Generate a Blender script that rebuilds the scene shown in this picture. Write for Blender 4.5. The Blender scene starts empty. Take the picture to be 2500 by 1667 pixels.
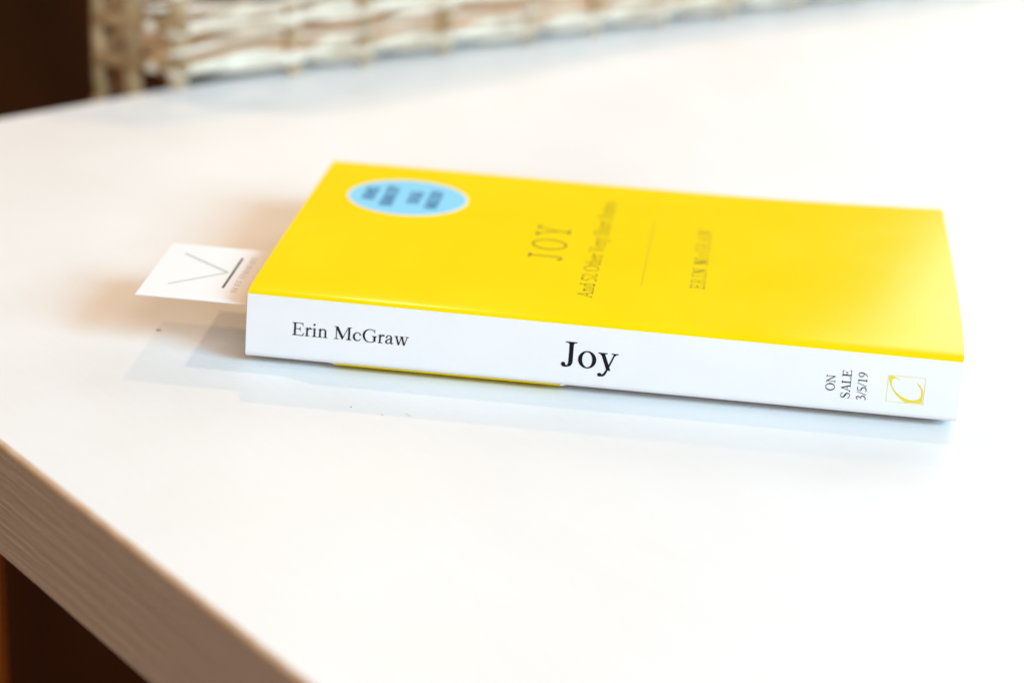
import bpy, math, random
from mathutils import Vector, Matrix, noise
from mathutils.geometry import tessellate_polygon

S = bpy.context.scene
COL = S.collection
R = math.radians
MM = 0.001

# ------------------------------------------------------------------ camera
cam_d = bpy.data.cameras.new('camera')
cam = bpy.data.objects.new('camera', cam_d)
COL.objects.link(cam)
cam.location = (0.14486, -0.58011, 0.26800)
cam.rotation_euler = (1.15838, -0.04357, 0.13093)
cam_d.sensor_width = 36
cam_d.lens = 36 * 2.1197
cam_d.clip_start = 0.02
cam_d.clip_end = 60
cam_d.dof.use_dof = True
cam_d.dof.focus_distance = 0.632
cam_d.dof.aperture_fstop = 5.2
S.camera = cam

# ------------------------------------------------------------------ world (dim warm room light)
w = bpy.data.worlds.new('World'); S.world = w; w.use_nodes = True
bg = w.node_tree.nodes['Background']
bg.inputs[0].default_value = (1.0, 0.61, 0.30, 1)
bg.inputs[1].default_value = 0.375

def area(name, direction, dist, sx, sy, power, color):
    d = Vector(direction).normalized()
    l = bpy.data.lights.new(name, 'AREA'); l.shape = 'RECTANGLE'; l.size = sx; l.size_y = sy
    l.energy = power; l.color = color
    o = bpy.data.objects.new(name, l); COL.objects.link(o)
    o.location = d * dist + Vector((0.08, 0.05, 0))
    o.rotation_euler = (-d).to_track_quat('-Z', 'Y').to_euler()
    return o

def bulb(name, direction, dist, radius, power, color):
    d = Vector(direction).normalized()
    l = bpy.data.lights.new(name, 'POINT'); l.shadow_soft_size = radius
    l.energy = power; l.color = color
    o = bpy.data.objects.new(name, l); COL.objects.link(o)
    o.location = d * dist + Vector((0.0, 0.0, 0.01))
    return o

area('window_light', (1.0, -0.46, 0.58), 4.5, 1.94, 1.74, 292, (0.35, 0.71, 0.97))
area('spine_fill_light', (0.50, -1.0, 1.05), 2.8, 1.6, 1.3, 26, (0.97, 0.88, 0.86))  # added soft fill that lifts the spine, not an actual window
area('far_window_light', (0.462, 0.905, 0.40), 4.0, 2.8, 1.73, 74, (0.92, 0.95, 0.97))
bulb('ceiling_lamp', (-0.16, 1.15, 1.0), 0.95, 0.010, 4.2, (1.0, 0.62, 0.32))
bulb('ceiling_lamp', (-0.95, 0.45, 1.0), 2.4, 0.016, 56, (1.0, 0.71, 0.45))

S.view_settings.view_transform = 'Standard'
S.view_settings.look = 'None'
S.view_settings.exposure = 0.04
S.view_settings.gamma = 1.0
S.view_settings.use_curve_mapping = False

# ------------------------------------------------------------------ materials
def mat(name, color, rough=0.5, spec=0.5, coat=0.0, coat_rough=0.2):
    m = bpy.data.materials.new(name); m.use_nodes = True
    b = m.node_tree.nodes['Principled BSDF']
    b.inputs['Base Color'].default_value = (*color, 1)
    b.inputs['Roughness'].default_value = rough
    b.inputs['Specular IOR Level'].default_value = spec
    b.inputs['Coat Weight'].default_value = coat
    b.inputs['Coat Roughness'].default_value = coat_rough
    return m, m.node_tree, b

def nd(nt, t, **kw):
    n = nt.nodes.new(t)
    for k, v in kw.items(): setattr(n, k, v)
    return n

def tex_noise(nt, scale_vec, scale, detail=4, rough=0.55, coord='Object', rot=0):
    tc = nd(nt, 'ShaderNodeTexCoord'); mp = nd(nt, 'ShaderNodeMapping')
    mp.inputs['Scale'].default_value = scale_vec
    mp.inputs['Rotation'].default_value = (0, 0, rot)
    n = nd(nt, 'ShaderNodeTexNoise')
    n.inputs['Scale'].default_value = scale; n.inputs['Detail'].default_value = detail
    n.inputs['Roughness'].default_value = rough
    nt.links.new(tc.outputs[coord], mp.inputs[0]); nt.links.new(mp.outputs[0], n.inputs['Vector'])
    return n

def ramp(nt, src, stops):
    r = nd(nt, 'ShaderNodeValToRGB')
    e = r.color_ramp.elements
    e[0].position, e[0].color = stops[0][0], (*stops[0][1], 1)
    e[1].position, e[1].color = stops[1][0], (*stops[1][1], 1)
    for p, c in stops[2:]:
        x = e.new(p); x.color = (*c, 1)
    nt.links.new(src, r.inputs[0])
    return r

def bump(nt, b, src, strength, dist, prev=None):
    n = nd(nt, 'ShaderNodeBump')
    n.inputs['Strength'].default_value = strength; n.inputs['Distance'].default_value = dist
    nt.links.new(src, n.inputs['Height'])
    if prev: nt.links.new(prev.outputs[0], n.inputs['Normal'])
    nt.links.new(n.outputs[0], b.inputs['Normal'])
    return n

def mix(nt, fac, a, bcol, mode='MIX'):
    n = nd(nt, 'ShaderNodeMix', data_type='RGBA', blend_type=mode)
    for sock, v in ((n.inputs[0], fac), (n.inputs[6], a), (n.inputs[7], bcol)):
        if isinstance(v, (int, float)): sock.default_value = v
        elif isinstance(v, tuple): sock.default_value = (*v, 1)
        else: nt.links.new(v, sock)
    return n.outputs[2]

# white painted table top: very faint brush marks, mottling, a few dark specks and one smudge
m_top, nt, b = mat('white_table_paint', (0.84, 0.838, 0.825), 0.42, 0.45)
n1 = tex_noise(nt, (1, 1, 1), 14, 5)
c1 = ramp(nt, n1.outputs[0], [(0.3, (0.795, 0.79, 0.775)), (0.75, (0.835, 0.835, 0.83))])
n2 = tex_noise(nt, (1, 14, 1), 38, 6, 0.65)
c2 = ramp(nt, n2.outputs[0], [(0.30, (0.983, 0.980, 0.976)), (0.62, (1, 1, 1))])
col = mix(nt, 1.0, c1.outputs[0], c2.outputs[0], 'MULTIPLY')
tc = nd(nt, 'ShaderNodeTexCoord')
vo = nd(nt, 'ShaderNodeTexVoronoi'); vo.inputs['Scale'].default_value = 26
nt.links.new(tc.outputs['Object'], vo.inputs['Vector'])
rs = ramp(nt, vo.outputs['Distance'], [(0.012, (1, 1, 1)), (0.022, (0, 0, 0))])
sep = nd(nt, 'ShaderNodeSeparateColor'); nt.links.new(vo.outputs['Color'], sep.inputs[0])
gt = nd(nt, 'ShaderNodeMath', operation='GREATER_THAN'); gt.inputs[1].default_value = 0.62
nt.links.new(sep.outputs[0], gt.inputs[0])
ml = nd(nt, 'ShaderNodeMath', operation='MULTIPLY')
nt.links.new(rs.outputs[0], ml.inputs[0]); nt.links.new(gt.outputs[0], ml.inputs[1])
ml2 = nd(nt, 'ShaderNodeMath', operation='MULTIPLY'); ml2.inputs[1].default_value = 0.75
nt.links.new(ml.outputs[0], ml2.inputs[0])
col = mix(nt, ml2.outputs[0], col, (0.16, 0.12, 0.09))
TOPMIX = (m_top, nt, b, col)   # the smudge is added once the table frame is known
nb = tex_noise(nt, (1, 9, 1), 60, 6, 0.6)
bump(nt, b, nb.outputs[0], 0.10, 0.0005)
rr = ramp(nt, n1.outputs[0], [(0.2, (0.36,)*3), (0.8, (0.50,)*3)])
nt.links.new(rr.outputs[0], b.inputs['Roughness'])

# painted edge board with the wood grain telegraphing through
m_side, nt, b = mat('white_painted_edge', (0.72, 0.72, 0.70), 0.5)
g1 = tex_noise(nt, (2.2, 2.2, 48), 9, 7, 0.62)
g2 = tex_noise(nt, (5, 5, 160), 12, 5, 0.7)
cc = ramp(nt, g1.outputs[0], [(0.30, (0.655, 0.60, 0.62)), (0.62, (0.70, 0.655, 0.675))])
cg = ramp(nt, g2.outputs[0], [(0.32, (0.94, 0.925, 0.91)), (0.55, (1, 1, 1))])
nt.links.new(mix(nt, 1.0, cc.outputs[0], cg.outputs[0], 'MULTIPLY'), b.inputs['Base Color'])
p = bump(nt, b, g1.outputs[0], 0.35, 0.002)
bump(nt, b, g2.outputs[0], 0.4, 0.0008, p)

m_worn, nt, b = mat('worn_edge_wood', (0.62, 0.42, 0.26), 0.5)
n = tex_noise(nt, (1, 1, 1), 90, 5, 0.6)
c = ramp(nt, n.outputs[0], [(0.30, (0.60, 0.42, 0.27)), (0.70, (0.74, 0.62, 0.50))])
nt.links.new(c.outputs[0], b.inputs['Base Color'])

def wood(name, dark, light, sc=(1, 1, .08), scale=40, spec=0.3):
    m, nt, b = mat(name, dark, 0.6, spec)
    n = tex_noise(nt, sc, scale, 6, 0.6)
    c = ramp(nt, n.outputs[0], [(0.3, dark), (0.7, light)])
    nt.links.new(c.outputs[0], b.inputs['Base Color'])
    bump(nt, b, n.outputs[0], 0.2, 0.001)
    return m
m_leg = wood('orange_brown_wood', (0.62, 0.18, 0.025), (0.80, 0.28, 0.05))
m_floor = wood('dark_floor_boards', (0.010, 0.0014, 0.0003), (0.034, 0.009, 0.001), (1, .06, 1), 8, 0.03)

m_yel, nt, b = mat('yellow_cover_gloss', (0.90, 0.665, 0.0), 0.45, 0.0, 0.52, 0.12)
n = tex_noise(nt, (1, 1, 1), 26, 3)
c = ramp(nt, n.outputs[0], [(0.3, (0.88, 0.645, 0.0)), (0.7, (0.905, 0.675, 0.0))])
nt.links.new(c.outputs[0], b.inputs['Base Color'])
r = ramp(nt, n.outputs[0], [(0.3, (0.16,)*3), (0.75, (0.26,)*3)])
nt.links.new(r.outputs[0], b.inputs['Coat Roughness'])
nb = tex_noise(nt, (1, 1, 1), 70, 4)
bn = nd(nt, 'ShaderNodeBump'); bn.inputs['Strength'].default_value = 0.12; bn.inputs['Distance'].default_value = 0.0002
nt.links.new(nb.outputs[0], bn.inputs['Height'])
nt.links.new(bn.outputs[0], b.inputs['Normal']); nt.links.new(bn.outputs[0], b.inputs['Coat Normal'])

m_spine, nt, b = mat('white_spine_card', (0.80, 0.825, 0.86), 0.38, 0.4)
n = tex_noise(nt, (1, 1, 1), 45, 5)
c = ramp(nt, n.outputs[0], [(0.3, (0.885, 0.850, 0.845)), (0.7, (0.91, 0.875, 0.87))])
nt.links.new(c.outputs[0], b.inputs['Base Color'])
n = tex_noise(nt, (1, 1, 3), 55, 6, 0.6)
bump(nt, b, n.outputs[0], 0.22, 0.0006)

m_page, nt, b = mat('page_paper', (0.78, 0.74, 0.64), 0.8, 0.2)
wv = tex_noise(nt, (2, 2, 700), 6, 3)
c = ramp(nt, wv.outputs[0], [(0.35, (0.50, 0.46, 0.38)), (0.6, (0.82, 0.78, 0.69))])
nt.links.new(c.outputs[0], b.inputs['Base Color'])
bump(nt, b, wv.outputs[0], 0.5, 0.0003)

m_ink = mat('black_ink', (0.006, 0.008, 0.014), 0.5, 0.12)[0]
m_ink_teal = mat('blue_black_ink', (0.005, 0.016, 0.022), 0.5, 0.12)[0]
m_ink_cov = mat('cover_ink', (0.012, 0.028, 0.004), 0.4, 0.35, 0.5, 0.25)[0]
m_ink_rule = mat('cover_rule_ink', (0.60, 0.47, 0.0), 0.4, 0.35, 0.5, 0.25)[0]
m_embl = mat('emblem_yellow', (0.86, 0.68, 0.0), 0.4)[0]
m_embl_l = mat('emblem_pale_yellow', (0.86, 0.76, 0.25), 0.4)[0]
m_stk = mat('sticker_blue', (0.22, 0.68, 0.97), 0.4, 0.35, 0.4, 0.25)[0]
m_stkw = mat('sticker_white', (0.86, 0.84, 0.80), 0.4, 0.35, 0.4, 0.25)[0]
m_stki = mat('sticker_ink_blue', (0.005, 0.20, 0.42), 0.4, 0.35, 0.4, 0.25)[0]
m_card, nt, b = mat('white_card_stock', (0.85, 0.85, 0.86), 0.5, 0.4)
m_cardg = mat('card_grey_green', (0.38, 0.48, 0.46), 0.5)[0]
m_cardd = mat('card_dark_green', (0.012, 0.050, 0.045), 0.5)[0]
m_cardt = mat('card_small_text_ink', (0.42, 0.36, 0.32), 0.5)[0]

def reed(name, a, c_):
    m, nt, b = mat(name, a, 0.45)
    n = tex_noise(nt, (1, 1, 1), 60, 5, 0.6)
    c = ramp(nt, n.outputs[0], [(0.35, a), (0.65, c_)])
    nt.links.new(c.outputs[0], b.inputs['Base Color'])
    bump(nt, b, n.outputs[0], 0.3, 0.001)
    return m
m_weft = reed('pale_reed', (0.62, 0.47, 0.32), (0.88, 0.76, 0.61))
m_stake = reed('tan_reed', (0.36, 0.22, 0.10), (0.60, 0.42, 0.24))
m_end = reed('shaded_reed', (0.24, 0.135, 0.055), (0.44, 0.28, 0.13))  # reed darkened for the basket end: its shade is put into the colour
m_lining = mat('cream_lining', (0.86, 0.78, 0.55), 0.8)[0]
m_rodend = mat('cut_reed_end', (0.88, 0.82, 0.78), 0.6)[0]

# ------------------------------------------------------------------ mesh helpers
def mk(name, V, F, m, parent=None, smooth=False, mi=None):
    me = bpy.data.meshes.new(name)
    me.from_pydata([tuple(v) for v in V], [], F)
    for mm in (m if isinstance(m, (list, tuple)) else [m]): me.materials.append(mm)
    if mi: me.polygons.foreach_set('material_index', mi)
    if smooth: me.polygons.foreach_set('use_smooth', [True] * len(me.polygons))
    me.update()
    if smooth: me.set_sharp_from_angle(angle=R(40))
    o = bpy.data.objects.new(name, me); COL.objects.link(o)
    if parent: o.parent = parent
    return o

def empty(name, loc, rz=0, label=None, cat=None):
    o = bpy.data.objects.new(name, None); COL.objects.link(o)
    o.location = loc; o.rotation_euler = (0, 0, rz); o.empty_display_size = 0.01
    if label: o['label'] = label
    if cat: o['category'] = cat
    return o

def box(V, F, x0, x1, y0, y1, z0, z1):
    k = len(V)
    V += [(x0, y0, z0), (x1, y0, z0), (x1, y1, z0), (x0, y1, z0), (x0, y0, z1), (x1, y0, z1), (x1, y1, z1), (x0, y1, z1)]
    F += [(k, k+3, k+2, k+1), (k+4, k+5, k+6, k+7), (k, k+1, k+5, k+4), (k+1, k+2, k+6, k+5), (k+2, k+3, k+7, k+6), (k+3, k, k+4, k+7)]

def tube(V, F, pts, r, seg=8, rz=None):
    """tube through points; r horizontal-ish radius, rz vertical radius"""
    rz = rz or r
    n = len(pts); k = len(V)
    for i, pnt in enumerate(pts):
        a = Vector(pts[max(i-1, 0)]); c = Vector(pts[min(i+1, n-1)])
        t = (c - a).normalized()
        up = Vector((0, 0, 1)) if abs(t.z) < 0.8 else Vector((0.3, 1, 0))
        s = t.cross(up).normalized(); u = s.cross(t).normalized()
        for j in range(seg):
            an = 2 * math.pi * j / seg
            V.append(tuple(Vector(pnt) + s * (math.cos(an) * r) + u * (math.sin(an) * rz)))
    for i in range(n - 1):
        for j in range(seg):
            F.append((k+i*seg+j, k+i*seg+(j+1) % seg, k+(i+1)*seg+(j+1) % seg, k+(i+1)*seg+j))
    F.append(tuple(k+j for j in reversed(range(seg))))
    F.append(tuple(k+(n-1)*seg+j for j in range(seg)))

# ------------------------------------------------------------------ floor
V, F = [], []
V = [(-9, -9, 0), (9, -9, 0), (9, 9, 0), (-9, 9, 0)]; F = [(0, 1, 2, 3)]
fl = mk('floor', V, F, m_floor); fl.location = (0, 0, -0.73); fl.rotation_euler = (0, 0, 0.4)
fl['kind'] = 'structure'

# ------------------------------------------------------------------ table (frame: +x along e1, +y along e2)
TH = 0.037
P0 = Vector((-0.2405, 0.1092, -0.0023)); TROT = math.atan2(-0.684, 0.729)
table = empty('table', P0, TROT, 'white painted wooden table with a thick worn edge, carrying the book and basket', 'table')
LX, LY = 1.30, 1.35
bv = 0.0016
# ring profile with rounded, slightly wavering top edge
prof = []
for k in range(5):
    a = math.pi / 2 * k / 4
    prof.append((bv * (1 - math.sin(a)), -bv * (1 - math.cos(a))))   # inset, z  (k=0: top inset bv, k=4: side)
prof.append((0.0, -TH + 0.001)); prof.append((0.001, -TH))
def outline(inset, n=160):
    pts = []
    for i in range(n): pts.append((inset + (LX - 2*inset) * i / n, inset, 0))
    for i in range(n): pts.append((LX - inset, inset + (LY - 2*inset) * i / n, 1))
    for i in range(n): pts.append((LX - inset - (LX - 2*inset) * i / n, LY - inset, 2))
    for i in range(n): pts.append((inset, LY - inset - (LY - 2*inset) * i / n, 3))
    return pts
V, F, MI = [], [], []
N = 640
for pi_, (ins, z) in enumerate(prof):
    for (x, y, sd) in outline(ins):
        wob = 0
        if pi_ in (1, 2, 3):
            wob = 0.00010 * noise.noise(Vector((x * 70, y * 70, 0)))
        V.append((x + wob, y + wob, z - abs(wob) * (pi_ in (1, 2, 3))))
for r_ in range(len(prof) - 1):
    for i in range(N):
        j = (i + 1) % N
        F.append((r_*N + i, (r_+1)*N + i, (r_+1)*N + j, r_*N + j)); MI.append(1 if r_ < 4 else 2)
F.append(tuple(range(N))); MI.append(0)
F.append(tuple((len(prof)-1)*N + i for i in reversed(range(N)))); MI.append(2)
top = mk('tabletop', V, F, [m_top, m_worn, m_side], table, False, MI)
# smudge in table coordinates
inv = Matrix.Rotation(-TROT, 4, 'Z') @ Matrix.Translation(-P0)
m_, nt, b, col = TOPMIX
def spot(nt, col, wx, wy, rx, ry, c, strength):
    q = inv @ Vector((wx, wy, 0))
    tcn = nd(nt, 'ShaderNodeTexCoord'); mp = nd(nt, 'ShaderNodeMapping', vector_type='TEXTURE')
    mp.inputs['Location'].default_value = (q.x, q.y, 0)
    mp.inputs['Scale'].default_value = (rx, ry, 1)
    nt.links.new(tcn.outputs['Object'], mp.inputs[0])
    ln = nd(nt, 'ShaderNodeVectorMath', operation='LENGTH'); nt.links.new(mp.outputs[0], ln.inputs[0])
    rp = ramp(nt, ln.outputs['Value'], [(0.3, (strength,)*3), (1.0, (0, 0, 0))])
    return mix(nt, rp.outputs[0], col, c)
col = spot(nt, col, -0.0324, 0.0182, 0.0012, 0.0012, (0.10, 0.08, 0.07), 0.85)
col = spot(nt, col, 0.0364, -0.0229, 0.0005, 0.0004, (0.10, 0.03, 0.02), 0.9)
col = spot(nt, col, 0.0462, -0.0260, 0.0010, 0.0005, (0.55, 0.35, 0.15), 0.6)
col = spot(nt, col, 0.0535, -0.0245, 0.0022, 0.0006, (0.60, 0.58, 0.50), 0.7)
nt.links.new(col, b.inputs['Base Color'])

for (x, y) in ((0.026, 0.022), (LX-0.10, 0.035), (0.04, LY-0.10), (LX-0.10, LY-0.10)):
    V, F = [], []
    k0 = 0.030; k1 = 0.022
    cx, cy = x + 0.03, y + 0.03
    for z, h in ((-TH, k0), (-0.10, k0), (-0.73, k1)):
        V += [(cx-h, cy-h, z), (cx+h, cy-h, z), (cx+h, cy+h, z), (cx-h, cy+h, z)]
    for q in range(2):
        for j in range(4):
            F.append((q*4+j, (q+1)*4+j, (q+1)*4+(j+1) % 4, q*4+(j+1) % 4))
    F += [(0, 1, 2, 3), (11, 10, 9, 8)]
    mk('leg', V, F, m_leg, table)

# ------------------------------------------------------------------ book
book = empty('book', (0, 0, 0), 0, 'yellow glossy paperback with white spine reading Erin McGraw and Joy, lying on the white table', 'book')
L, W = 210 * MM, 125.7 * MM
def corner(u, v, a, b_, c, d):
    return (a*(1-u) + b_*u)*(1-v) + (c*(1-u) + d*u)*v
def top_z(x, y):
    u = min(max(x / L, 0), 1); v = min(max(y / W, 0), 1)
    z = corner(u, v, 21.0, 19.9, 19.75, 20.9)
    z += -1.2 * v**1.5 * math.sin(math.pi * u**1.6)
    z += 0.75 * (1 - math.exp(-y / 0.0035)) * (1 - 0.9*v)
    z += 0.35 * math.sin(math.pi * v) * (1 - u)
    # rolled over at the very edge of the spine
    e = max(0.0, 1 - y / 0.0012)
    z -= 0.55 * e * e
    return z * MM
def edge_x(x, y):
    u = x / L; v = y / W
    dx = corner(u, v, 0.45, -0.15, 0.0, 0.0)
    dx += 0.95 * math.sin(math.pi * min(1, v**0.62)) * u**6
    return x + dx * MM
def P_cover(x, y, lift=0.0):
    return Vector((edge_x(x, y), y, top_z(x, y) + lift))
def sheet(fn, nu, nv, th_vec):
    V, F = [], []
    for k in (0, 1):
        for i in range(nu + 1):
            for j in range(nv + 1):
                pnt = fn(i / nu, j / nv)
                V.append(tuple(pnt + (th_vec if k else Vector((0, 0, 0)))))
    M = (nu+1)*(nv+1)
    for i in range(nu):
        for j in range(nv):
            a = i*(nv+1)+j; c = (i+1)*(nv+1)+j
            F.append((a, c, c+1, a+1)); F.append((M+a, M+a+1, M+c+1, M+c))
    def side(l):
        for p_, q in zip(l, l[1:]): F.append((p_, M+p_, M+q, q)[::-1])
    side([i*(nv+1) for i in range(nu+1)][::-1]); side([i*(nv+1)+nv for i in range(nu+1)])
    side([j for j in range(nv+1)]); side([nu*(nv+1)+j for j in range(nv+1)][::-1])
    return V, F
def vy(j):   # denser towards the spine
    return j**1.8
V, F = sheet(lambda a, c: P_cover(a * L, vy(c) * W), 70, 60, Vector((0, 0, -0.0003)))
cover = mk('front_cover', V, F, m_yel, book, True)
# spine sheet: gently uneven, rounded in at its foot
def foot_z(u): return (0.0002 + 0.0002 * min(1, max(0, u)))
def P_spine(x, z, lift=0.0):
    u = x / L
    zt = top_z(x, 0.0) + 0.00002
    zb = foot_z(u)
    t = z / 0.0204
    zz = zb + (zt - zb) * t
    y = 0.0
    foot = max(0.0, 1 - t / 0.07); y += 0.0007 * foot * foot
    y -= 0.00030 * math.sin(math.pi * min(1, max(0, t)))
    y += 0.00010 * math.sin(math.pi * min(1, max(0, t))) * noise.noise(Vector((x * 60, z * 90, 3)))
    dx = ((0.45 - 0.15*0)*t + (-0.45)*(1-t)) * (1-u) + (-0.15*t + 0.15*(1-t)) * u
    return Vector((x + dx * MM, y - lift, zz))
V, F = sheet(lambda a, c: P_spine(a * L, (1-c) * 0.0204), 90, 30, Vector((0, 0.0003, 0)))
spine = mk('spine', V, F, m_spine, book, True)
# back cover; its yellow wraps a hair past the spine fold over one stretch
def P_back(a, c):
    x = a * L; y = c * W
    y0 = 0.0020
    hang = 0.0
    if 0.129 < a < 0.452: hang = 1.0
    yy = y0 + (W - y0) * c
    if c == 0 and hang: yy = 0.00045
    f_ = max(0.0, 1 - c / 0.12)
    zz = -0.0020 + (foot_z(a) - 0.00008 + 0.0020) * f_
    return Vector((x - 0.0004 * (1-a), yy, zz))
V, F = sheet(P_back, 62, 24, Vector((0, 0, -0.00025)))
MI = []
for f in F:
    mx = sum(V[k][0] for k in f) / 4; my = sum(V[k][1] for k in f) / 4
    MI.append(1 if 0.0268 < mx < 0.0952 else 0)
mk('back_cover', V, F, [m_spine, m_yel], book, False, MI)
# page block
def blk():
    V, F = [], []
    nu, nv = 50, 24
    for k in (0, 1):
        for i in range(nu+1):
            for j in range(nv+1):
                a, c = i/nu, j/nv
                x = 0.0009 + a*(L-0.0022); y = 0.0006 + c*(W-0.0016)
                pt = P_cover(x, y)
                if k == 0: V.append((pt.x, y, -0.00195 + (foot_z(a) + 0.0001 + 0.00195) * max(0.0, 1 - c / 0.12)))
                else: V.append((pt.x, y, pt.z - 0.00036))
    M = (nu+1)*(nv+1)
    for i in range(nu):
        for j in range(nv):
            a = i*(nv+1)+j; c = (i+1)*(nv+1)+j
            F.append((a, a+1, c+1, c)); F.append((M+a, M+c, M+c+1, M+a+1))
    def side(l):
        for p_, q in zip(l, l[1:]): F.append((p_, q, M+q, M+p_))
    side([i*(nv+1) for i in range(nu+1)]); side([i*(nv+1)+nv for i in range(nu+1)][::-1])
    side([j for j in range(nv+1)][::-1]); side([nu*(nv+1)+j for j in range(nv+1)])
    return V, F
V, F = blk(); mk('page_block', V, F, m_page, book)

# ------------------------------------------------------------------ glyphs (hand drawn old style roman)
def cr(pts, n=7):
    out = []
    P = [pts[0]] + list(pts) + [pts[-1]]
    for i in range(1, len(P)-2):
        p0, p1, p2, p3 = P[i-1], P[i], P[i+1], P[i+2]
        for k in range(n):
            t = k / n
            out.append(tuple(0.5*((2*b_)+(-a+c)*t+(2*a-5*b_+4*c-d)*t*t+(-a+3*b_-3*c+d)*t**3) for a, b_, c, d in zip(p0, p1, p2, p3)))
    out.append(tuple(pts[-1]))
    return out

class Pen:
    def __init__(s, S_, h): s.S, s.h, s.P = S_, h, []
    def poly(s, *pts): s.P.append([list(pts)])
    def rect(s, x0, y0, x1, y1): s.poly((x0, y0), (x1, y0), (x1, y1), (x0, y1))
    def stem(s, x, y0, y1, w=None):
        w = w or s.S; s.rect(x-w/2, y0, x+w/2, y1)
    def serif(s, x, y, l, r, d, w=None, br=0.05):
        w = s.S if w is None else w
        t = s.h * 0.75; bx = min(br, l - w/2) if l > w/2 else 0; cx = min(br, r - w/2) if r > w/2 else 0
        pts = [(x-l, y), (x+r, y), (x+r, y+d*t)]
        if r > w/2:
            for k in range(1, 6):
                a = k/5; pts.append((x+r + (w/2-r)*(1-(1-a)**2), y+d*(t+br*1.2*a*a)))
        pts.append((x+w/2, y+d*(t+br*1.2)))
        pts.append((x-w/2, y+d*(t+br*1.2)))
        if l > w/2:
            for k in range(1, 6):
                a = 1-k/5; pts.append((x-l + (l-w/2)*(1-(1-a)**2), y+d*(t+br*1.2*a*a)))
        s.poly(*pts)
    def diag(s, xb, yb, xt, yt, w): s.poly((xb-w/2, yb), (xb+w/2, yb), (xt+w/2, yt), (xt-w/2, yt))
    def stroke(s, pts, n=7):
        q = cr(pts, n); Lf, Rt = [], []
        for i, (x, y, w_) in enumerate(q):
            a = q[max(0, i-1)]; c = q[min(len(q)-1, i+1)]
            tx, ty = c[0]-a[0], c[1]-a[1]; l = math.hypot(tx, ty) or 1
            Lf.append((x-ty/l*w_/2, y+tx/l*w_/2)); Rt.append((x+ty/l*w_/2, y-tx/l*w_/2))
        for i in range(len(q)-1): s.poly(Lf[i], Rt[i], Rt[i+1], Lf[i+1])
    def ring(s, cx, cy, rx, ry, sw, sh, tilt=0.0, n=40):
        o, i_ = [], []
        for k in range(n):
            a = 2*math.pi*k/n
            o.append((cx+rx*math.cos(a), cy+ry*math.sin(a)))
            x, y = (rx-sw)*math.cos(a), (ry-sh)*math.sin(a)
            i_.append((cx+x*math.cos(tilt)-y*math.sin(tilt), cy+x*math.sin(tilt)+y*math.cos(tilt)))
        for k in range(n): s.poly(o[k], o[(k+1) % n], i_[(k+1) % n], i_[k])
    def disc(s, cx, cy, r, n=16): s.poly(*[(cx+r*math.cos(2*math.pi*k/n), cy+r*math.sin(2*math.pi*k/n)) for k in range(n)])

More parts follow.
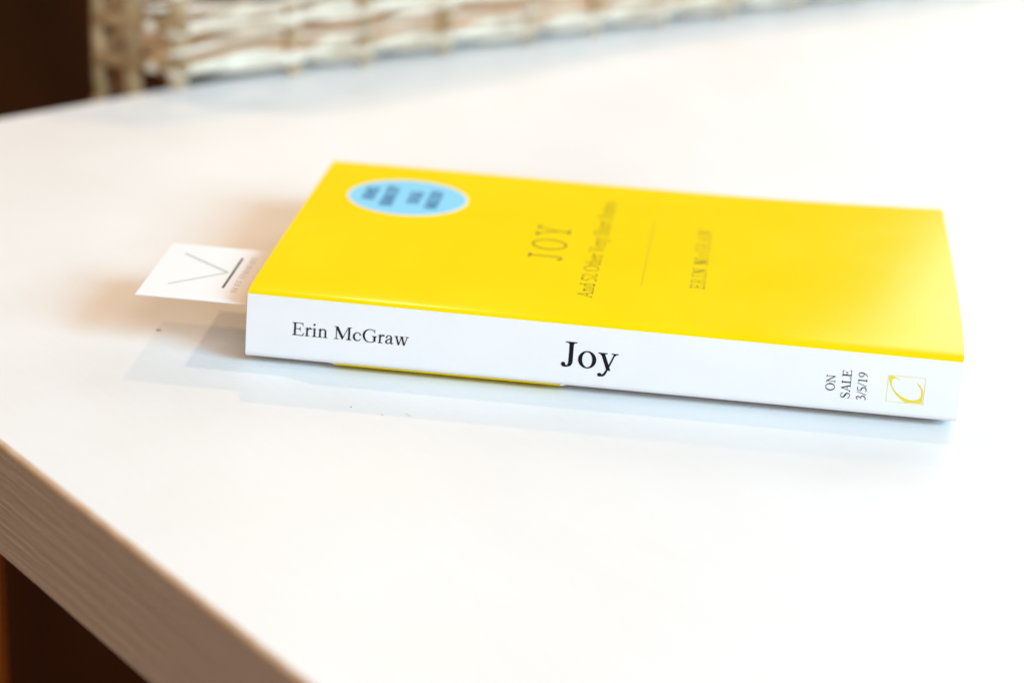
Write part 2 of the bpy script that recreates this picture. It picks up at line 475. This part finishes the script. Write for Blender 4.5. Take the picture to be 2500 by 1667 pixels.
CAP, XH = 0.66, 0.45
def glyph(ch, S_=0.098, h=0.032):
    g = Pen(S_, h); s = S_; l = S_ * 0.86
    def dia(x0, y0, x1, y1, w): g.diag(x0, y0, x1, y1, w)
    if ch == 'E':
        g.stem(.165, 0, CAP); g.rect(.03, 0, .54, h); g.rect(.03, CAP-h, .52, CAP); g.rect(.2, .33, .42, .33+h)
        g.serif(.165, 0, .135, .10, 1); g.serif(.165, CAP, .135, .10, -1)
        g.poly((.42, CAP), (.545, CAP), (.56, .50), (.542, .50), (.515, .585), (.46, CAP-h))
        g.poly((.44, 0), (.565, 0), (.60, .175), (.582, .175), (.545, .085), (.49, h))
        g.poly((.34, .33), (.40, .295), (.415, .235), (.432, .235), (.432, .455), (.415, .455), (.40, .395), (.34, .33+h)); return g, .611
    if ch == 'L':
        g.stem(.165, 0, CAP); g.rect(.03, 0, .54, h); g.serif(.165, CAP, .135, .135, -1); g.serif(.165, 0, .135, .10, 1)
        g.poly((.43, 0), (.555, 0), (.60, .185), (.582, .185), (.545, .09), (.48, h)); return g, .611
    if ch == 'I':
        g.stem(.166, 0, CAP); g.serif(.166, 0, .145, .145, 1); g.serif(.166, CAP, .145, .145, -1); return g, .333
    if ch == 'J':
        g.serif(.24, CAP, .145, .135, -1); g.stem(.24, .14, CAP)
        g.stroke([(.24, .18, s), (.238, .11, s*.96), (.215, .045, s*.80), (.155, .002, s*.42), (.085, .022, s*.85), (.072, .045, s*.9)])
        g.disc(.070, .058, .050 * (s/.098)**.5); return g, .389
    if ch == 'N':
        g.stem(.145, 0, CAP, h*1.15); g.serif(.145, 0, .12, .12, 1, h); g.stem(.575, 0, CAP, h*1.15); g.serif(.575, CAP, .12, .12, -1, h)
        g.poly((.02, CAP), (.17, CAP), (.592, .10), (.592, -.01), (.565, -.01), (.13, CAP-.075), (.10, CAP-.03), (.02, CAP-h*.7)); return g, .722
    if ch == 'M':
        g.stem(.135, 0, CAP, h*1.25); g.serif(.135, 0, .115, .12, 1, h); g.stem(.735, 0, CAP); g.serif(.735, 0, .135, .135, 1)
        g.poly((.03, CAP), (.21, CAP), (.465, .15), (.43, 0), (.405, 0), (.118, CAP-.09), (.09, CAP-.03), (.03, CAP-h*.7))
        g.poly((.68, CAP), (.87, CAP), (.87, CAP-h*.7), (.785, CAP-.04), (.70, CAP-.03), (.43, 0), (.405, 0), (.43, .10)); return g, .889
    if ch == 'A':
        dia(.135, 0, .365, CAP+.01, h*1.1); dia(.60, 0, .355, CAP+.012, s*1.05)
        g.serif(.135, 0, .12, .09, 1, h); g.serif(.60, 0, .13, .115, 1); g.rect(.21, .215, .50, .215+h); return g, .722
    if ch == 'V':
        dia(.365, -.01, .125, CAP, s*1.05); dia(.365, -.01, .59, CAP, h*1.1)
        g.serif(.125, CAP, .115, .13, -1); g.serif(.59, CAP, .09, .11, -1, h); return g, .722
    if ch == 'W':
        dia(.26, -.01, .09, CAP, s); dia(.265, -.01, .46, CAP, h*1.1); dia(.62, -.01, .44, CAP, s); dia(.625, -.01, .83, CAP, h*1.1)
        g.serif(.09, CAP, .085, .12, -1); g.serif(.44, CAP, .10, .12, -1); g.serif(.83, CAP, .09, .11, -1, h); return g, .944
    if ch == 'Y':
        g.stem(.37, 0, .31); g.serif(.37, 0, .14, .14, 1); dia(.37, .27, .12, CAP, s); dia(.375, .27, .59, CAP, h*1.2)
        g.serif(.12, CAP, .11, .13, -1); g.serif(.59, CAP, .11, .11, -1, h); return g, .722
    if ch == 'R':
        g.stem(.155, 0, CAP); g.serif(.155, 0, .135, .135, 1); g.serif(.155, CAP, .135, .05, -1)
        g.stroke([(.17, CAP-h/2, h), (.30, CAP-h/2, h), (.42, CAP-.05, s*.6), (.46, .50, s), (.42, .37, s*.6), (.30, .325, h), (.17, .32, h)])
        dia(.56, 0, .31, .33, s); g.serif(.57, 0, .08, .09, 1, s, .02); return g, .667
    if ch == 'O':
        g.ring(.361, .33, .325, .342, s*1.02, h, .06); return g, .722
    if ch == 'G':
        g.stroke([(.60, .50, h*.6), (.565, .58, h*.9), (.49, .645, h*1.0), (.38, .658, h), (.25, .625, s*.55), (.125, .50, s*.95), (.085, .335, s*1.08), (.13, .155, s*.95), (.25, .035, s*.55), (.38, .002, h), (.50, .012, h*1.1), (.60, .055, h*1.2)])
        g.stem(.60, .05, .30); g.serif(.60, .335, .135, .105, -1); g.poly((.585, .675), (.603, .675), (.612, .48), (.594, .48), (.575, .57)); return g, .722
    if ch == 'S':
        g.stroke([(.435, .46, h*.6), (.415, .56, h*.9), (.34, .64, h), (.24, .648, h*1.1), (.125, .60, s*.6), (.088, .50, s*.9), (.15, .405, s*1.05), (.28, .335, s*1.2), (.41, .255, s*1.1), (.455, .16, s*.9), (.41, .055, s*.6), (.30, .006, h*1.1), (.19, .01, h), (.09, .08, h*.9), (.055, .20, h*.6)])
        g.poly((.425, .675), (.445, .675), (.447, .46), (.43, .46), (.41, .58)); g.poly((.045, .20), (.062, .20), (.085, .07), (.065, -.015), (.045, -.015)); return g, .556
    if ch == 'o': g.ring(.25, .223, .218, .236, s*.93, h, .07); return g, .5
    if ch == 'r':
        g.stem(.125, 0, .37, l); g.serif(.125, 0, .11, .13, 1, l, .035)
        g.poly((.015, .395), (.155, .465), (.125+l/2, .465), (.125+l/2, .33), (.125-l/2, .33), (.125-l/2, .385), (.06, .395), (.015, .378))
        g.stroke([(.155, .30, h), (.19, .375, h*1.4), (.245, .425, h*1.9), (.285, .415, s*.75)]); g.disc(.298, .402, .046*(s/.098)**.5); return g, .333
    if ch in 'iI1' and ch == 'i':
        g.stem(.14, 0, .37, l); g.serif(.14, 0, .12, .12, 1, l, .035)
        g.poly((.02, .395), (.17, .465), (.14+l/2, .465), (.14+l/2, .33), (.14-l/2, .33), (.14-l/2, .385), (.07, .395), (.02, .378)); g.disc(.13, .625, .055*(s/.098)**.5); return g, .278
    if ch in 'nh':
        t = .37 if ch == 'n' else .62
        g.stem(.12, 0, t, l); g.serif(.12, 0, .108, .11, 1, l, .035)
        dy = 0 if ch == 'n' else .22
        g.poly((.01, .395+dy), (.15, .465+dy), (.12+l/2, .465+dy), (.12+l/2, .33+dy), (.12-l/2, .33+dy), (.12-l/2, .385+dy), (.055, .395+dy), (.01, .378+dy))
        g.stroke([(.15, .34, h), (.21, .41, h*1.5), (.28, .428, s*.55), (.345, .40, s*.75), (.375, .33, l), (.378, .26, l), (.378, .12, l), (.378, .02, l)])
        g.serif(.378, 0, .11, .108, 1, l, .035); return g, .5
    if ch == 'd':
        g.stroke([(.40, .36, h), (.32, .43, h), (.235, .437, h*1.3), (.12, .38, s*.7), (.075, .22, l*1.1), (.115, .075, s*.7), (.22, .018, h*1.4), (.31, .035, h), (.38, .09, h)])
        g.stem(.378, .03, .64, l); g.poly((.27, .615), (.41, .685), (.378+l/2, .685), (.378+l/2, .55), (.378-l/2, .55), (.378-l/2, .605), (.31, .615), (.27, .60))
        g.poly((.35, .06), (.378+l/2, .06), (.49, .04), (.49, .025), (.345, -.012), (.34, 0)); return g, .5
    if ch == 'c':
        g.stroke([(.385, .325, s*.4), (.34, .40, h*1.4), (.26, .437, h), (.165, .41, s*.6), (.085, .31, s*.9), (.072, .20, s), (.115, .08, s*.85), (.21, .02, s*.55), (.31, .035, h*1.3), (.40, .125, h*.7)])
        g.disc(.365, .335, .045*(s/.098)**.5); return g, .444
    if ch == 'e':
        g.rect(.10, .27, .40, .27+h)
        g.stroke([(.385, .285, s*.8), (.36, .38, s*.6), (.25, .437, h), (.155, .40, s*.6), (.08, .30, s*.9), (.072, .20, s), (.115, .08, s*.85), (.21, .02, s*.55), (.31, .035, h*1.3), (.41, .13, h*.7)]); return g, .444
    if ch == 'a':
        g.stroke([(.10, .335, h*1.6), (.13, .405, h*1.4), (.20, .44, h), (.275, .415, s*.6), (.315, .34, l), (.315, .22, l), (.315, .09, l), (.345, .03, l*.8), (.40, .04, h), (.435, .075, h*.7)])
        g.disc(.098, .335, .045*(s/.098)**.5)
        g.stroke([(.30, .275, h), (.20, .235, h*1.3), (.10, .17, s*.7), (.078, .10, l), (.12, .035, s*.6), (.19, .025, h*1.3), (.29, .09, h)]); return g, .444
    if ch == 'w':
        dia(.225, -.01, .10, XH, l); dia(.23, -.01, .355, XH, h*1.1); dia(.485, -.01, .36, XH, l); dia(.49, -.01, .62, XH, h*1.1)
        g.serif(.10, XH, .085, .10, -1, l, .03); g.serif(.36, XH, .09, .10, -1, l, .03); g.serif(.62, XH, .08, .085, -1, h, .03); return g, .722
    if ch == 'y':
        dia(.275, -.02, .11, XH, l*1.08); g.serif(.11, XH, .10, .12, -1, l, .03); g.serif(.405, XH, .085, .085, -1, h*1.2, .03)
        g.stroke([(.405, XH, h*1.15), (.33, .24, h*1.2), (.25, .03, h*1.3), (.205, -.08, h*1.6), (.16, -.15, h*1.8), (.11, -.165, h*1.8), (.075, -.152, h*2.2)]); g.disc(.068, -.150, .050*(s/.098)**.5); return g, .5
    if ch == 't':
        g.stroke([(.125, .53, h*.4), (.125, .43, l*.9), (.125, .30, l), (.125, .12, l), (.15, .035, l*.8), (.205, .02, h), (.265, .06, h*.7)]); g.rect(.015, XH-h, .255, XH); return g, .278
    if ch == 's':
        g.stroke([(.32, .32, h*.5), (.30, .39, h), (.22, .435, h), (.14, .42, s*.5), (.09, .35, s*.8), (.14, .275, s), (.25, .21, s), (.325, .13, s*.85), (.28, .045, s*.55), (.19, .012, h), (.10, .05, h), (.06, .14, h*.5)]); return g, .389
    if ch == '1':
        g.stem(.25, 0, .66, s*.9); g.serif(.25, 0, .135, .135, 1, s*.9, .03); g.poly((.11, .60), (.11, .577), (.17, .585), (.205, .56), (.295, .56), (.295, .676), (.27, .676)); return g, .5
    if ch == '3':
        g.stroke([(.055, .52, h*.7), (.10, .61, h*1.3), (.19, .655, s*.55), (.30, .61, s*.85), (.315, .51, s*.85), (.26, .415, s*.5), (.16, .35, h*.8)])
        g.stroke([(.15, .35, h*.8), (.27, .34, s*.55), (.37, .26, s*.9), (.36, .12, s*.85), (.26, .025, s*.5), (.15, .004, h*1.5), (.06, .03, s*.55)]); return g, .5
    if ch == '5':
        g.poly((.17, .66), (.41, .66), (.44, .60+.12), (.40, .60), (.155, .60)); g.stroke([(.175, .655, h), (.125, .50, h), (.07, .375, h*1.1)])
        g.stroke([(.075, .38, h), (.20, .375, s*.8), (.33, .31, s*.95), (.395, .20, s*.9), (.36, .085, s*.75), (.25, .02, h*1.6), (.15, .0, h*1.6), (.05, .03, s*.55)]); return g, .5
    if ch == '2':
        g.stroke([(.04, .50, h*.7), (.09, .60, h*1.6), (.19, .652, s*.6), (.31, .60, s*.85), (.335, .48, s*.9), (.28, .32, s*.6), (.16, .16, h*1.3), (.05, .04, h)]); g.poly((.03, 0), (.43, 0), (.475, .14), (.455, .14), (.42, .085), (.38, s*.75), (.03, s*.5)); return g, .5
    if ch == '9':
        g.ring(.245, .455, .205, .212, s*.86, h, .1); g.stroke([(.40, .46, s*.9), (.385, .33, s*.85), (.32, .18, s*.6), (.21, .06, h*1.3), (.06, -.015, h*.7)]); return g, .5
    if ch == '/': dia(.01, -.015, .27, .675, h*1.25); return g, .278
    return g, .25

def text_pieces(txt, em, S_=0.098, h=0.032, track=0.0, squeeze=1.0):
    """returns a list of polygons in mm in text space (advance, up)"""
    out = []; x = 0
    for ch in txt:
        g, adv = glyph(ch, S_, h)
        for poly in g.P:
            out.append([[(x + a * em * squeeze, c * em) for a, c in ring] for ring in poly])
        x += adv * em * squeeze + track
    return out, x

def emboss(name, polys, fn, m, parent, lift=0.00004):
    V, F = [], []
    for i, rings in enumerate(polys):
        tri = tessellate_polygon([[Vector((a, c, 0)) for a, c in r_] for r_ in rings])
        base = len(V); flat = [q for r_ in rings for q in r_]
        for (a, c) in flat: V.append(tuple(fn(a, c, lift + (i % 20) * 2e-6)))
        for t in tri: F.append(tuple(base + k for k in t))
    o = mk(name, V, F, m, parent)
    return o

# spine writing (x mm along the spine, z mm above the table)
def on_spine(ox, oz): return lambda a, c, l: P_spine((ox + a) * MM, (oz + c) * MM, l)
def on_spine_up(bx, oz): return lambda a, c, l: P_spine((bx - c) * MM, (oz + a) * MM, l)
pp, wdt = text_pieces('Erin McGraw', 6.35, 0.100, 0.036, 0.04)
emboss('author_lettering', pp, on_spine(13.75, 8.45), m_ink_teal, spine)
pp, wdt = text_pieces('Joy', 12.35, 0.106, 0.034, -0.05)
# optical spacing of the three letters
emboss('title_lettering', pp, on_spine(94.3, 6.75), m_ink, spine)
pp = []
for txt, bx, oz in (('ON', 174.35, 6.8), ('SALE', 178.85, 4.75), ('3/5/19', 183.42, 4.55)):
    q, _ = text_pieces(txt, 3.95, 0.100, 0.040, -0.08)
    for rings in q: pp.append([[(bx - c, oz + a) for a, c in r_][::-1] for r_ in rings])
emboss('sale_date_lettering', pp, on_spine(0, 0), m_ink, spine)
# emblem: square frame with a tilted calligraphic C
def zc(px, py):
    dx, dy = px - 1330, py - 300
    # basis (725,80)->(10.8,0)   (-65,550)->(0,-9.1)
    det = 725*550 + 65*80
    a = (dx*550 + dy*65) / det; c = (725*dy - 80*dx) / det
    return (189.25 + a*10.8, 14.1 - c*9.1)
outer = [(1555, 408), (1500, 372), (1430, 335), (1400, 328), (1350, 330), (1343, 400), (1360, 490), (1400, 600), (1460, 700), (1550, 800), (1640, 872), (1800, 885), (1960, 900), (1972, 800), (1999, 690), (1987, 620), (1950, 550), (1890, 475)]
inner = [(1880, 482), (1930, 570), (1955, 640), (1958, 700), (1945, 770), (1900, 820), (1830, 837), (1740, 828), (1640, 793), (1550, 738), (1480, 668), (1420, 590), (1395, 500), (1395, 430), (1415, 390), (1460, 372), (1545, 418)]
emb = [[[zc(*q) for q in outer + inner]]]
emblem = emboss('emblem', emb, on_spine(0, 0), m_embl, spine)
fw = 0.20
fr = []
x0, x1, z0, z1 = 189.25, 200.05, 5.0, 14.1
for a in ([(x0, z0), (x1, z0), (x1, z0+fw), (x0, z0+fw)], [(x0, z1-fw), (x1, z1-fw), (x1, z1), (x0, z1)],
          [(x0, z0), (x0+fw, z0), (x0+fw, z1), (x0, z1)], [(x1-fw, z0), (x1, z0), (x1, z1), (x1-fw, z1)]):
    (ax, az), (bx_, bz), (cx_, cz_), (dx_, dz_) = a
    for k in range(12):
        if bx_ - ax > cz_ - bz:
            u0, u1 = ax + (bx_-ax)*k/12, ax + (bx_-ax)*(k+1)/12; fr.append([[(u0, az), (u1, az), (u1, cz_), (u0, cz_)]])
        else:
            v0, v1 = az + (cz_-az)*k/12, az + (cz_-az)*(k+1)/12; fr.append([[(ax, v0), (bx_, v0), (bx_, v1), (ax, v1)]])
emboss('emblem_frame', fr, on_spine(0, 0), m_embl_l, spine, 0.00003)

# front cover writing: letters stand towards the head (-x), lines run towards the fore edge (+y)
def on_cover(bx, oy): return lambda a, c, l: P_cover((bx - c) * MM, (oy + a) * MM, l)
def on_cov_xy(a, c, l): return P_cover(a * MM, c * MM, l)
pp = []
for ch, oy in (('J', 46.9), ('O', 55.8), ('Y', 68.4)):
    q, _ = text_pieces(ch, 16.2, 0.036, 0.028, 0, 0.86)
    for rings in q: pp.append([[(88.6 - c, oy + a) for a, c in r_][::-1] for r_ in rings])
emboss('title_lettering', pp, on_cov_xy, m_ink_cov, cover, 0.00005)
def cov_line(name, txt, em, bx, oy, S_, h, track, sq, m):
    q, wd = text_pieces(txt, em, S_, h, track, sq)
    return emboss(name, [[[(bx - c, oy + a) for a, c in r_][::-1] for r_ in rings] for rings in q], on_cov_xy, m, cover, 0.00005)
cov_line('subtitle_lettering', 'And 52 Other Very Short Stories', 6.9, 100.7, 18.7, 0.036, 0.026, 0.0, 0.985, m_ink_cov)
cov_line('author_lettering', 'ERIN McGRAW', 6.5, 133.7, 34.0, 0.030, 0.024, 0.95, 0.98, m_ink_cov)
emboss('rule_line', [[[(114.55, 32 + k*10.1), (114.75, 32 + k*10.1), (114.75, 32+(k+1)*10.1), (114.55, 32+(k+1)*10.1)]] for k in range(6)], on_cov_xy, m_ink_rule, cover, 0.00005)
# round sticker
def ell(rx, ry, n=96): return [(31.9 + rx*math.cos(2*math.pi*k/n), 93.2 + ry*math.sin(2*math.pi*k/n)) for k in range(n)]
def disc_mesh(name, rx, ry, m, parent, lift):
    V = []; F = []; nr, n = 10, 72
    for i in range(nr+1):
        for k in range(n):
            a = 2*math.pi*k/n; V.append(tuple(P_cover((31.9+rx*i/nr*math.cos(a))*MM, (93.2+ry*i/nr*math.sin(a))*MM, lift)))
    for i in range(nr):
        for k in range(n):
            j = (k+1) % n; F.append((i*n+k, (i+1)*n+k, (i+1)*n+j, i*n+j))
    # thin rim down to the cover
    b0 = len(V)
    for k in range(n):
        a = 2*math.pi*k/n; V.append(tuple(P_cover((31.9+rx*math.cos(a))*MM, (93.2+ry*math.sin(a))*MM, 0.00001)))
    for k in range(n): F.append((nr*n+k, b0+k, b0+(k+1) % n, nr*n+(k+1) % n))
    return mk(name, V, F, m, parent, True)
stk = disc_mesh('sticker', 20.3, 18.0, m_stkw, cover, 0.00008)
disc_mesh('sticker_field', 19.5, 17.2, m_stk, stk, 0.00011)

def sans(txt, size, length, thick=0.065):
    c = bpy.data.curves.new('tmp', 'FONT'); c.body = txt; c.size = size; c.offset = thick * size; c.resolution_u = 2
    o = bpy.data.objects.new('tmp', c); COL.objects.link(o)
    me = bpy.data.meshes.new_from_object(o.evaluated_get(bpy.context.evaluated_depsgraph_get()))
    V = [tuple(v.co) for v in me.vertices]; F = [tuple(p_.vertices) for p_ in me.polygons]
    bpy.data.objects.remove(o); bpy.data.curves.remove(c); bpy.data.meshes.remove(me)
    x0 = min(v[0] for v in V); x1 = max(v[0] for v in V); k = length / (x1 - x0)
    return [((v[0]-x0)*k, v[1]) for v in V], F
Vv, Ff = [], []
for txt, bx, ya, yb in (('ADVANCE', 21.1, 87.3, 100.5), ('READING COPY', 27.8, 83.0, 103.6), ('ON SALE', 36.2, 87.2, 99.6), ('MARCH 2019', 42.7, 83.9, 102.0)):
    v_, f_ = sans(txt, 5.6, yb - ya)
    b0 = len(Vv)
    Vv += [tuple(P_cover((bx - c) * MM, (ya + a) * MM, 0.00014)) for a, c in v_]
    Ff += [tuple(b0 + k for k in f) for f in f_]
mk('sticker_lettering', Vv, Ff, m_stki, stk)

# ------------------------------------------------------------------ bookmark card between the pages
HC = 0.0162
bm_ = empty('bookmark', (-0.0345, 0.0018, HC), 0, 'white card bookmark with a thin green V mark, sticking out of the yellow book', 'bookmark')
def P_card(x, y, lift=0.0):      # mm in world, gently bowed card
    xx = x + 34.5
    return Vector((xx * MM, (y - 1.8) * MM, (0.25 * math.sin(max(0, -x) / 34.5 * 1.2) * 0 - 0.012 * max(0, -x - 20) * 0) * MM + lift))
nx, ny = 26, 12
V, F = sheet(lambda a, c: P_card(-34.5 + 86 * a + 0.5*0, 1.8 + 43.2 * c) + Vector((-0.0003 * (1-a) * c, 0, 0)), nx, ny, Vector((0, 0, -0.0003)))
card = mk('card', V, F, m_card, bm_)
def on_card(a, c, l): return P_card(a, c, l)
def line(p, q, w_):
    dx, dy = q[0]-p[0], q[1]-p[1]; l = math.hypot(dx, dy); nx_, ny_ = -dy/l*w_/2, dx/l*w_/2
    return [[(p[0]-nx_, p[1]-ny_), (q[0]-nx_, q[1]-ny_), (q[0]+nx_, q[1]+ny_), (p[0]+nx_, p[1]+ny_)]]
emboss('v_mark', [line((-28.8, 37.2), (-12.0, 24.9), 0.75), line((-27.2, 11.8), (-12.0, 24.7), 0.6)], on_card, m_cardg, card, 0.00004)
emboss('bar_mark', [line((-10.4, 12.4), (-10.4, 37.4), 0.75)], on_card, m_cardd, card, 0.00004)
rnd = random.Random(5)
sm = []
y = 9.6
while y < 38.5:       # tiny worn, unreadable line of print
    wl = rnd.uniform(0.9, 1.5)
    k = rnd.choice((0, 1, 2))
    sm.append(line((-7.6, y), (-5.6, y + (0.5 if k else 0)), 0.22))
    if k: sm.append(line((-7.6, y+wl), (-5.6, y + 0.55), 0.22))
    else: sm.append(line((-7.5, y), (-7.5, y+wl), 0.22)); sm.append(line((-6.5, y), (-6.5, y+wl*.8), 0.2))
    y += wl + rnd.choice((0.9, 0.9, 2.2))
emboss('small_print', sm, on_card, m_cardt, card, 0.00004)

# ------------------------------------------------------------------ wicker basket at the back edge of the table
BROT = math.atan2(220, 266)
bk = empty('wicker_basket', (-0.0955, 0.2597, -0.0023), BROT, 'pale open-weave wicker basket standing at the back edge of the white table', 'basket')
BL, BD, BH = 0.62, 0.060, 0.054
rows = [0.0085 + 0.0172 * i for i in range(3)]
def hb(x): return 0.026 + 0.028 * 0.5 * (1 + math.cos(math.pi * min(1, max(0, x) / 0.26)))
rnd = random.Random(11)
sp = 0.0405
posts_f = [0.003, 0.055, 0.090, 0.131, 0.175, 0.211, 0.249, 0.288, 0.330, 0.370, 0.409, 0.450, 0.490, 0.531, 0.572, 0.612]
def phase(x):
    if x <= posts_f[0]: return (x - posts_f[0]) / sp
    for i in range(len(posts_f) - 1):
        if x <= posts_f[i+1]: return i + (x - posts_f[i]) / (posts_f[i+1] - posts_f[i])
    return len(posts_f) - 1 + (x - posts_f[-1]) / sp
# front and back walls: paired reeds twined round the stakes
def wall(name, yb, sgn):
    for ri, z in enumerate(rows if sgn < 0 else rows[:2]):
        for ph in (0, 1, 2):
            V, F = [], []
            pts = []
            n = 150
            ja = rnd.uniform(-0.0008, 0.0008)
            for i in range(n + 1):
                x = (-0.005 if sgn < 0 else -0.001) + (BL + 0.006) * i / n
                t = phase(x)
                s_ = math.cos(math.pi * t + (math.pi if ph == 1 else 0) + (math.pi if ri % 2 else 0))
                q = math.sin(math.pi * t + (math.pi if ph == 1 else 0) + (math.pi if ri % 2 else 0))
                pts.append((x, yb + sgn * 0.0036 * s_, z + (0.0024 * q if ph < 2 else 0.0075 + 0.0016 * q) + ja + 0.0006*noise.noise(Vector((x*30, z*200, ph)))))
            pts = [q_ for q_ in pts if q_[2] + 0.003 < hb(q_[0])]
            tube(V, F, pts, 0.0014, 8, 0.0023 if ph < 2 else 0.0013)
            mk('weaver', V, F, m_weft, bk, True)
wall('front', 0.0, -1)
wall('back', BD, 1)
for x in posts_f:
    for y in (0.0, BD):
        V, F = [], []
        lean = rnd.uniform(-0.001, 0.001)
        tube(V, F, [(x + lean, y, 0.0), (x, y, hb(x) * .5), (x - lean, y, hb(x))], 0.0023, 8)
        mk('stake', V, F, m_stake, bk, True)
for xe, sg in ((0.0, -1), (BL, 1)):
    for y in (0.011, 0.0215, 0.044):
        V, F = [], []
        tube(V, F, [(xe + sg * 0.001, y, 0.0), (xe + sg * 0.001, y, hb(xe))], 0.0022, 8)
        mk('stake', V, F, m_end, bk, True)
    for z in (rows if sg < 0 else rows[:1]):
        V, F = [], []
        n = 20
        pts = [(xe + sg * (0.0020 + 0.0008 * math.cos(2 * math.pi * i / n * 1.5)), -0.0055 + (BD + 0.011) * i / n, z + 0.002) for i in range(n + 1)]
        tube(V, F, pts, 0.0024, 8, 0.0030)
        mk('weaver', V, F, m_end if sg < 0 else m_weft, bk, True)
# rim
V, F = [], []
for dz in (0, 0.004):
    pts = [(-0.002, -0.002, BH + dz), (BL, -0.002, BH + dz), (BL, BD + 0.002, BH + dz), (-0.002, BD + 0.002, BH + dz), (-0.002, -0.002, BH + dz)]
    dense = []
    for a, c in zip(pts, pts[1:]):
        for i in range(40):
            q_ = Vector(a).lerp(Vector(c), i / 40); dense.append((q_.x, q_.y, hb(q_.x) + dz))
    dense.append((pts[-1][0], pts[-1][1], hb(0) + dz))
    tube(V, F, dense, 0.004, 8)
mk('rim', V, F, m_weft, bk, True)
# base board and cloth lining of the front half
V, F = [], []
box(V, F, 0.002, BL - 0.002, 0.004, BD - 0.004, 0.004, 0.0075)
mk('base_board', V, F, m_stake, bk)
# the end hangs past the table edge and reaches a little lower than the table top
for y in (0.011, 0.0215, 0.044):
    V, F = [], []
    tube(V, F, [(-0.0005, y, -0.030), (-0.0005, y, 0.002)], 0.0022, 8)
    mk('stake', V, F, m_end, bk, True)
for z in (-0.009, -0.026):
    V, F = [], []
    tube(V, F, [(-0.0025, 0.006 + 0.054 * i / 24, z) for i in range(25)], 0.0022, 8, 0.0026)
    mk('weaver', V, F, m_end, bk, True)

# the near end is chamfered: bend the plan of every piece of the basket at that end
def bend(x, y):
    sft = -1.11 * y if y < 0.0212 else -0.0236 + 0.83 * (y - 0.0212)
    return x + sft * max(0.0, min(1.0, 1 - x / 0.25))
for o in list(COL.objects):
    if o.parent is bk:
        for v in o.data.vertices: v.co.x = bend(v.co.x, v.co.y)
